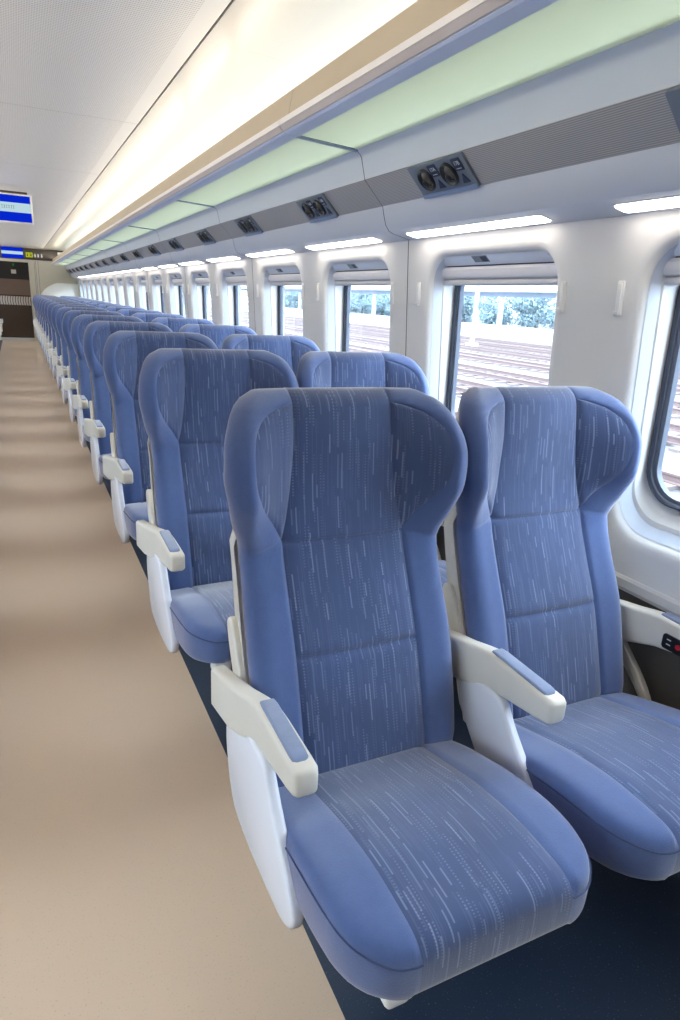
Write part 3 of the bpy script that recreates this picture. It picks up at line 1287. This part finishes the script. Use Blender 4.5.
def text_part(body, size, y, s, h, par):
    cu = bpy.data.curves.new('seat_number', 'FONT')
    cu.body = body
    cu.size = size
    cu.align_x = 'CENTER'
    cu.align_y = 'CENTER'
    cu.extrude = .0003
    cu.materials.append(M['ink'])
    tmp = bpy.data.objects.new('seat_number_curve', cu)
    me = bpy.data.meshes.new_from_object(tmp)
    bpy.data.objects.remove(tmp)
    bpy.data.curves.remove(cu)
    me.name = 'seat_number'
    o = bpy.data.objects.new('seat_number', me)
    C.objects.link(o)
    # reading direction runs towards the viewer's right (nearer), up the slope is up
    X, Yv = Vector((0, -1, 0)), -PD
    Z = X.cross(Yv)
    mt = Matrix((X, Yv, Z)).transposed().to_4x4()
    mt.translation = PA + PD * s + PN * h + Vector((0, y, 0))
    o.parent = par
    o.matrix_local = mt
    return o


def make_panel(n, label):
    t = empty('reading_light_panel', (0, 0, 0), label, 'reading light', 'reading light panels under the rack')
    bm = bmesh.new()
    slope_slab(bm, [(y, s) for y, s in rrect(-.15, .15, .001, .113, .006, 3)], .0016, .010, .004)
    bm_obj('panel_plate', bm, M['panelgrey'], t, smooth=True, angle=40)
    bm = bmesh.new()
    slope_slab(bm, [(y, s) for y, s in rrect(-.148, .148, .100, .1135, .003, 2)], .008, .014, .002)
    bm_obj('panel_lip', bm, M['panellip'], t, smooth=True, angle=40)
    for y, nm in ((.075, 'A'), (-.052, 'B')):
        mt = Matrix((Vector((0, 1, 0)), PD, PN)).transposed().to_4x4()
        mt.translation = PA + PD * .052 + PN * .0105 + Vector((0, y, 0))
        bm = bmesh.new()
        # ring
        seg = 28
        prof = [(.035, -.001), (.035, .006), (.032, .009), (.027, .006), (.025, -.001)]
        rings = [[bm.verts.new(mt @ Vector((r * math.cos(2 * PI * i / seg), r * math.sin(2 * PI * i / seg) * 1.08, h))) for i in range(seg)] for r, h in prof]
        for A, B in zip(rings, rings[1:]):
            for i in range(seg):
                bm.faces.new((A[i], A[(i + 1) % seg], B[(i + 1) % seg], B[i]))
        lamp = bm_obj('lamp_ring', bm, M['black'], t, smooth=True, angle=60)
        bm = bmesh.new()
        prof = [(.026, .001), (.021, .0045), (.013, .010), (.0001, .013)]
        rings = [[bm.verts.new(mt @ Vector((r * math.cos(2 * PI * i / seg) - .002, r * math.sin(2 * PI * i / seg) - .004, h))) for i in range(seg)] for r, h in prof]
        for A, B in zip(rings, rings[1:]):
            for i in range(seg):
                bm.faces.new((A[i], A[(i + 1) % seg], B[(i + 1) % seg], B[i]))
        bm_obj('lamp_lens', bm, M['lens'], lamp, smooth=True)
        bm = bmesh.new()
        bmesh.ops.create_uvsphere(bm, u_segments=12, v_segments=8, radius=.012, matrix=mt @ Matrix.Translation((0, .006, .012)) @ Matrix.Diagonal((1, 1, .4, 1)))
        bm_obj('lamp_bulb', bm, M['black'], lamp, smooth=True)
        ly = y - .058
        bm = bmesh.new()
        slope_slab(bm, [(yy, s) for yy, s in rrect(ly - .022, ly + .022, .010, .050, .004, 3)], .0095, .0115)
        lab = bm_obj('number_plate', bm, M['label'], t)
        text_part('%d%s' % (n, nm), .018, ly, .026, .0118, lab)
        bm = bmesh.new()
        slope_slab(bm, [(ly - .012, .0415), (ly + .012, .0415), (ly + .012, .0435), (ly - .012, .0435)], .0115, .0119)
        bm_obj('plate_mark', bm, M['ink'], lab)
        bm = bmesh.new()
        slope_slab(bm, [(ly - .017, .090), (ly, .060), (ly + .017, .090)], .0095, .0125)
        bm_obj('call_button', bm, M['label'], t)
    return t


for k in range(0, 18):
    n = NUM + 1 - k
    lb = 'reading light panel with two round lamps over the %s window' % ORD[k] if k else 'reading light panel with two round lamps, cut by the frame edge'
    p = make_panel(max(n, 1), lb)
    p.location = (0, 1.89 - PITCH + PITCH * k, 0)


# ------------------------------------------------------------------ far end of the car
YE = Y1
bm = bmesh.new()
for x0, x1, z0, z1 in ((-1.5, -.42, 0, 2.3), (.335, 1.56, 0, 2.3), (-.42, .335, 1.875, 2.3)):
    box(bm, x0, x1, YE, YE + .08, z0, z1)
tag(box_obj('wall_rear', (-1.55, 1.62, Y0 - .06, Y0, 0, 2.3), M['header']), 'unseen dark brown end wall behind the viewer', 'wall', kind='structure')  # unseen; kept dark and close to cut light from behind the camera
tag(bm_obj('wall_end', bm, M['endwall']), 'beige end wall with the door', 'wall', kind='structure')
bm = bmesh.new()
for x in (.47, .50, .555):
    box(bm, x, x + .006, YE - .003, YE + .01, 0, 1.93)
tag(bm_obj('trim_32', bm, M['gap']), 'dark upright joints in the end wall', 'trim', kind='structure')
# vestibule behind the glass
bm = bmesh.new()
box(bm, -1.4, 1.4, YE + 2.4, YE + 2.45, 0, 2.3)
tag(bm_obj('wall_vestibule', bm, M['header']), 'dark vestibule wall behind the door glass', 'wall', kind='structure')

d = empty('door_1', (-.0425, YE - .01, 0), 'dark glass sliding end door with a band of pale stripes', 'door', kind='structure')
hw = .3775
box_obj('lower_glass', (-hw, hw, -.012, .012, .075, 1.10), M['doorlow'], d)
box_obj('middle_glass', (-hw, hw, -.012, .012, 1.10, 1.47), M['doormid'], d)
box_obj('upper_glass', (-hw, hw, -.012, .012, 1.47, 1.875), M['doortop'], d)
box_obj('kick_rail', (-hw, hw, -.016, .016, 0, .075), M['ledge'], d)
band = None
for i in range(13):
    x = -hw + .030 + i * .0575
    pts = []
    for s, sgn in ((np.linspace(0, 1, 7), 1), (np.linspace(1, 0, 7), -1)):
        for q in s:
            bow = .016 * math.sin(PI * q)
            pts.append((x + sgn * .021 - bow + .008, .865 + q * .205))
    prism_obj('glass_stripe', pts, 'y', -.0145, -.012, M['stripe'], d)
# things seen in the vestibule through the upper glass: green exit emblem and pale notice
e = empty('exit_sign', (-.01, YE - .026, 1.80), 'small green running-man sign above the end door', 'sign')
box_obj('sign_plate', (-.075, .075, -.003, .003, -.03, .03), M['doortop'], e)
bm = bmesh.new()
prism(bm, [(-.004, -.024), (.010, -.004), (.020, -.024), (.028, -.022), (.018, .004), (.022, .010), (.030, .004), (.033, .008), (.020, .020),
           (-.004, .018), (-.016, .008), (-.013, .004), (-.003, .011), (.002, .004), (-.014, -.020)], 'y', -.0045, -.003)
bmesh.ops.create_icosphere(bm, subdivisions=2, radius=.007, matrix=Matrix.Translation((.016, -.0035, .029)) @ Matrix.Diagonal((1, .3, 1, 1)))
bm_obj('running_man', bm, M['greensign'], e)
tag(box_obj('notice', (-.06, .05, YE - .030, YE - .0235, 1.60, 1.69), M['stripe']), 'small pale notice on the black glass of the end door', 'notice')

# dark header with the small screen and pictogram lamps
h = empty('header_panel', (0, YE - .001, 0), 'dark brown header panel over the end door', 'panel')
bm = bmesh.new()
prism(bm, [(-.98, 1.945), (1.04, 1.945), (1.24, 2.10), (1.24, 2.16), (1.16, 2.205), (-1.10, 2.205), (-1.18, 2.16), (-1.18, 2.10)], 'y', -.05, -.0, .006)
bm_obj('header_board', bm, M['header'], h, smooth=True, angle=40)
box_obj('header_label', (1.02, 1.15, -.056, -.05, 2.09, 2.165), M['white'], h, bev=.002)['label'] = 'small white label plate'
sc = empty('display_screen', (0, YE - .056, 0), 'small blue and white screen over the end door', 'screen')
box_obj('screen_frame', (-.235, .245, -.02, .004, 1.955, 2.205), M['black'], sc)
box_obj('blue_band', (-.232, .240, -.0215, -.02, 2.115, 2.200), M['screenblue'], sc)
box_obj('pale_band', (-.232, .240, -.0215, -.02, 2.045, 2.115), M['screenpale'], sc)
box_obj('blue_band', (-.232, .240, -.0215, -.02, 1.960, 2.045), M['screenblue'], sc)


def pictogram(bm, x, z, s):
    bmesh.ops.create_icosphere(bm, subdivisions=2, radius=.016 * s, matrix=Matrix.Translation((x, 0, z + .036 * s)) @ Matrix.Diagonal((1, .2, 1, 1)))
    prism(bm, [(x - .022 * s, z + .016 * s), (x + .022 * s, z + .016 * s), (x + .014 * s, z - .045 * s), (x - .014 * s, z - .045 * s)], 'y', -.002, .002)


lampx = [(.335, 'lime', 1.0, 'left lime-green lamp'), (.415, 'lime', 1.0, 'right lime-green lamp'), (.505, 'signwhite', .62, 'first white lamp'),
         (.575, 'signwhite', .62, 'middle white lamp'), (.655, 'signwhite', .62, 'last white lamp')]
for x, mt, s, lb in lampx:
    t = empty('pictogram_lamp', (x, YE - .056, 2.055), '%s of the row of signs over the end door' % lb, 'sign', 'lit signs over the end door')
    if mt == 'lime':
        box_obj('lamp_plate', (-.036, .036, -.002, .003, -.055, .055), M['lime'], t)
        bm = bmesh.new()
        pictogram(bm, 0, 0, .8)
        for v in bm.verts:
            v.co.y -= .003
        bm_obj('lamp_figure', bm, M['header'], t)
    else:
        bm = bmesh.new()
        pictogram(bm, 0, -.008, .85)
        bm_obj('lamp_figure', bm, M[mt], t)

# ivory luggage partition with a rounded shoulder, before the end wall
pts = [(.545, .02), (1.49, .02), (1.49, 1.43), (.98, 1.43)]
arc = [(.98 - .30 * math.sin(a) - .135 * math.sin(a) ** 2, 1.06 + .37 * math.cos(a) - 0) for a in np.linspace(0, PI / 2, 10)]
pts = [(.545, .02), (1.47, .02), (1.405, 1.43)] + [(x, z) for x, z in arc]
p = empty('luggage_partition', (0, 0, 0), 'ivory luggage partition with a rounded shoulder at the far end', 'partition')
prism_obj('partition_board', pts, 'y', 18.10, 18.14, M['partition'], p, bev=.006, seg=2)
prism_obj('partition_edge', [(x, z) for x, z in [(.543, .0), (.557, .0), (.557, 1.04), (.543, 1.04)]], 'y', 18.09, 18.15, M['rail'], p)
box_obj('partition_foot', (.56, 1.46, 18.09, 18.15, 0, .02), M['rail'], p)

# ceiling monitor over the aisle
t = empty('ceiling_monitor', (CX, 7.6, 0), 'ceiling monitor over the aisle with blue and pale bands', 'monitor')
box_obj('monitor_case', (-.188, .188, -.03, .03, 1.893, 2.162), M['white'], t, bev=.008, seg=3)
box_obj('blue_band', (-.17, .170, -.0325, -.03, 2.080, 2.145), M['screenblue'], t)
pb = box_obj('pale_band', (-.17, .172, -.0325, -.03, 1.995, 2.080), M['screenpale'], t)
box_obj('blue_band', (-.17, .174, -.0325, -.03, 1.912, 1.995), M['screenblue'], t)
for i, (x, wd) in enumerate(((-.085, .012), (-.064, .012), (-.043, .010), (-.024, .012), (-.003, .012), (.017, .010))):
    bm = bmesh.new()
    box(bm, x, x + wd, -.0332, -.0325, 2.048, 2.052)
    box(bm, x + wd * .35, x + wd * .6, -.0332, -.0325, 2.032, 2.048)
    box(bm, x + .001, x + wd, -.0332, -.0325, 2.027, 2.031)
    bm_obj('screen_glyph', bm, M['screenink'], pb)
box_obj('mount_plate', (-.16, .150, -.036, .036, 2.162, 2.180), M['header'], t, bev=.003)
box_obj('mount_neck', (-.15, -.09, -.02, .02, 2.178, 2.2255), M['endwall'], t)


# ------------------------------------------------------------------ outside: tracks, platform, canopy, trees
GZ = -1.1
tag(box_obj('ground', (1.7, 220, -40, 420, GZ - .5, GZ), M['ballast']), 'pale grey ballast of the railway yard', 'ballast', kind='structure')
tag(box_obj('ground_left', (-220, -1.65, -40, 420, GZ - .5, GZ), M['ballast']), 'pale grey ballast on the other side', 'ballast', kind='structure')


tag(box_obj('wall_sky_screen', (-9.3, -9.0, -40, 120, GZ, 2.75), M['post']), 'added unseen wall screening low sky from the left windows', 'wall', kind='structure')  # added out of view to block low sky light from the left
tag(box_obj('platform_left_added', (-9.0, -2.0, -40, 120, GZ, -.1), M['post']), 'added unseen platform darkening the view from the left windows', 'platform', kind='structure')  # added out of view, keeps the left side outside darker


def make_track(x, label):
    t = empty('railway_track', (x, 0, GZ), label, 'railway track', 'tracks of the yard')
    for s in (-1, 1):
        bm = bmesh.new()
        c = s * .7175
        prism(bm, [(c - .06, .06), (c + .06, .06), (c + .06, .075), (c + .012, .09), (c + .012, .17), (c + .036, .18), (c + .036, .215), (c - .036, .215), (c - .036, .18), (c - .012, .17), (c - .012, .09), (c - .06, .075)],
              'y', -20, 300)
        bm_obj('rail', bm, M['railsteel'], t)
    bm = bmesh.new()
    for i in range(180):
        y = -15 + i * .65
        box(bm, -1.2, 1.2, y - .12, y + .12, -.02, .06)
    tag(bm_obj('sleepers', bm, M['sleeper'], t), kind='stuff')
    return t


for i, x in enumerate((8.1, 12.5, 16.4, 21.3, 25.8, 30.2, 34.6)):
    make_track(x, 'railway track outside the windows, %s from the train' % ORD[i])

tag(box_obj('platform', (40, 47, -20, 380, GZ, -.05), M['concrete']), 'white platform edge beyond the tracks', 'platform', kind='structure')
cn = empty('platform_canopy', (0, 0, 0), 'long pale platform canopy on posts beyond the tracks', 'canopy')
prism_obj('canopy_roof', [(40.5, 3.2), (47.5, 3.2), (47.5, 3.8), (44, 3.5), (40.5, 3.75)], 'y', -20, 380, M['canopy'], cn)
prism_obj('canopy_beam', [(43.6, 2.75), (44.2, 2.75), (44.2, 3.25), (43.6, 3.25)], 'y', -20, 380, M['post'], cn)
for i in range(22):
    y = -8 + 9.0 * i
    box_obj('canopy_post', (43.7, 44.1, y - .17, y + .17, -.05, 3.2), M['canopy'], cn)
for i, (x, y) in enumerate(((27.9, 37.6), (37.3, 24.0), (37.3, 78.0))):
    t = empty('lineside_post', (x, y, GZ), 'thin pale overhead-line post, %s along the yard' % ORD[i], 'post', 'overhead-line posts')
    box_obj('post_shaft', (-.11, .11, -.11, .11, .3, 8.0), M['post'], t)
    box_obj('post_footing', (-.3, .3, -.3, .3, -.02, .3), M['concrete'], t)
    box_obj('post_arm', (-3.0, 0, -.06, .06, 6.2, 6.34), M['post'], t)

random.seed(4)


def make_tree(seed, label):
    rnd = random.Random(seed)
    t = empty('tree', (0, 0, 0), label, 'tree', 'trees behind the platform')
    bm = bmesh.new()
    bmesh.ops.create_cone(bm, cap_ends=True, segments=9, radius1=.3, radius2=.16, depth=3.2, matrix=Matrix.Translation((0, 0, 1.6)))
    bm_obj('trunk', bm, M['trunk'], t, smooth=True)
    bm = bmesh.new()
    blobs = []
    for i in range(16):
        a = rnd.uniform(0, 2 * PI)
        r = 1.7 * math.sqrt(rnd.random())
        blobs.append((Vector((r * math.cos(a), r * math.sin(a), rnd.uniform(1.2, 4.6))), rnd.uniform(.7, 1.25)))
    for i in range(3600):
        c, rr = blobs[rnd.randrange(len(blobs))]
        d = Vector((rnd.gauss(0, 1), rnd.gauss(0, 1), rnd.gauss(0, 1))).normalized()
        q = c + d * rr * rnd.uniform(.75, 1.05)
        u = Vector((rnd.gauss(0, 1), rnd.gauss(0, 1), rnd.gauss(0, 1))).normalized()
        w = u.cross(d).normalized()
        k = rnd.uniform(.09, .2)
        bm.faces.new([bm.verts.new(q + e) for e in (u * k, w * k * .6, -u * k, -w * k * .6)])
    bm_obj('crown', bm, M['leaf'], t)
    return t


trees = [make_tree(s, 'x') for s in (3, 8)]
kinds = [(55 + (i % 3) * 7.5, 2 + i * 2.5) for i in range(66)]
for i, (x, y) in enumerate(kinds):
    o = trees[i] if i < 2 else dup(trees[i % 2], (0, 0, 0))
    o.location = (x, y, GZ)
    o.rotation_euler = (0, 0, i * 1.7)
    o['label'] = 'hazy blue green trees behind the platform canopy, seen through the windows'


# ------------------------------------------------------------------ daylight
W = bpy.data.worlds.new('overcast sky')
S.world = W
W.use_nodes = True
nt = W.node_tree
bg = nt.nodes['Background']
bg.inputs[0].default_value = (.75, .93, 1.09, 1)
bg.inputs[1].default_value = 8.6

# ------------------------------------------------------------------ camera
f_px, yaw, pit, rol = 650.85, .458, .3072, .0543
Fv = Vector((math.sin(yaw) * math.cos(pit), math.cos(yaw) * math.cos(pit), -math.sin(pit)))
Rv = Vector((math.cos(yaw), -math.sin(yaw), 0))
Uv = Rv.cross(Fv)
R2 = math.cos(rol) * Rv + math.sin(rol) * Uv
U2 = -math.sin(rol) * Rv + math.cos(rol) * Uv
cam = bpy.data.cameras.new('camera')
cam.sensor_fit = 'VERTICAL'
cam.sensor_height = 36
cam.lens = f_px / 1020 * 36
cam.clip_end = 1000
cam.clip_start = .02
co = bpy.data.objects.new('camera', cam)
C.objects.link(co)
mt = Matrix((R2, U2, -Fv)).transposed().to_4x4()
mt.translation = (0, 0, 1.32)
co.matrix_world = mt
S.camera = co

vs = S.view_settings
vs.view_transform = 'Standard'
vs.look = 'None'
vs.gamma = 1
vs.use_curve_mapping = False
vs.exposure = 0.66
S.cycles.max_bounces = 10
S.cycles.diffuse_bounces = 6
S.cycles.glossy_bounces = 4
S.cycles.transparent_max_bounces = 12
S.cycles.sample_clamp_indirect = 6
S.cycles.caustics_reflective = False
S.cycles.caustics_refractive = False
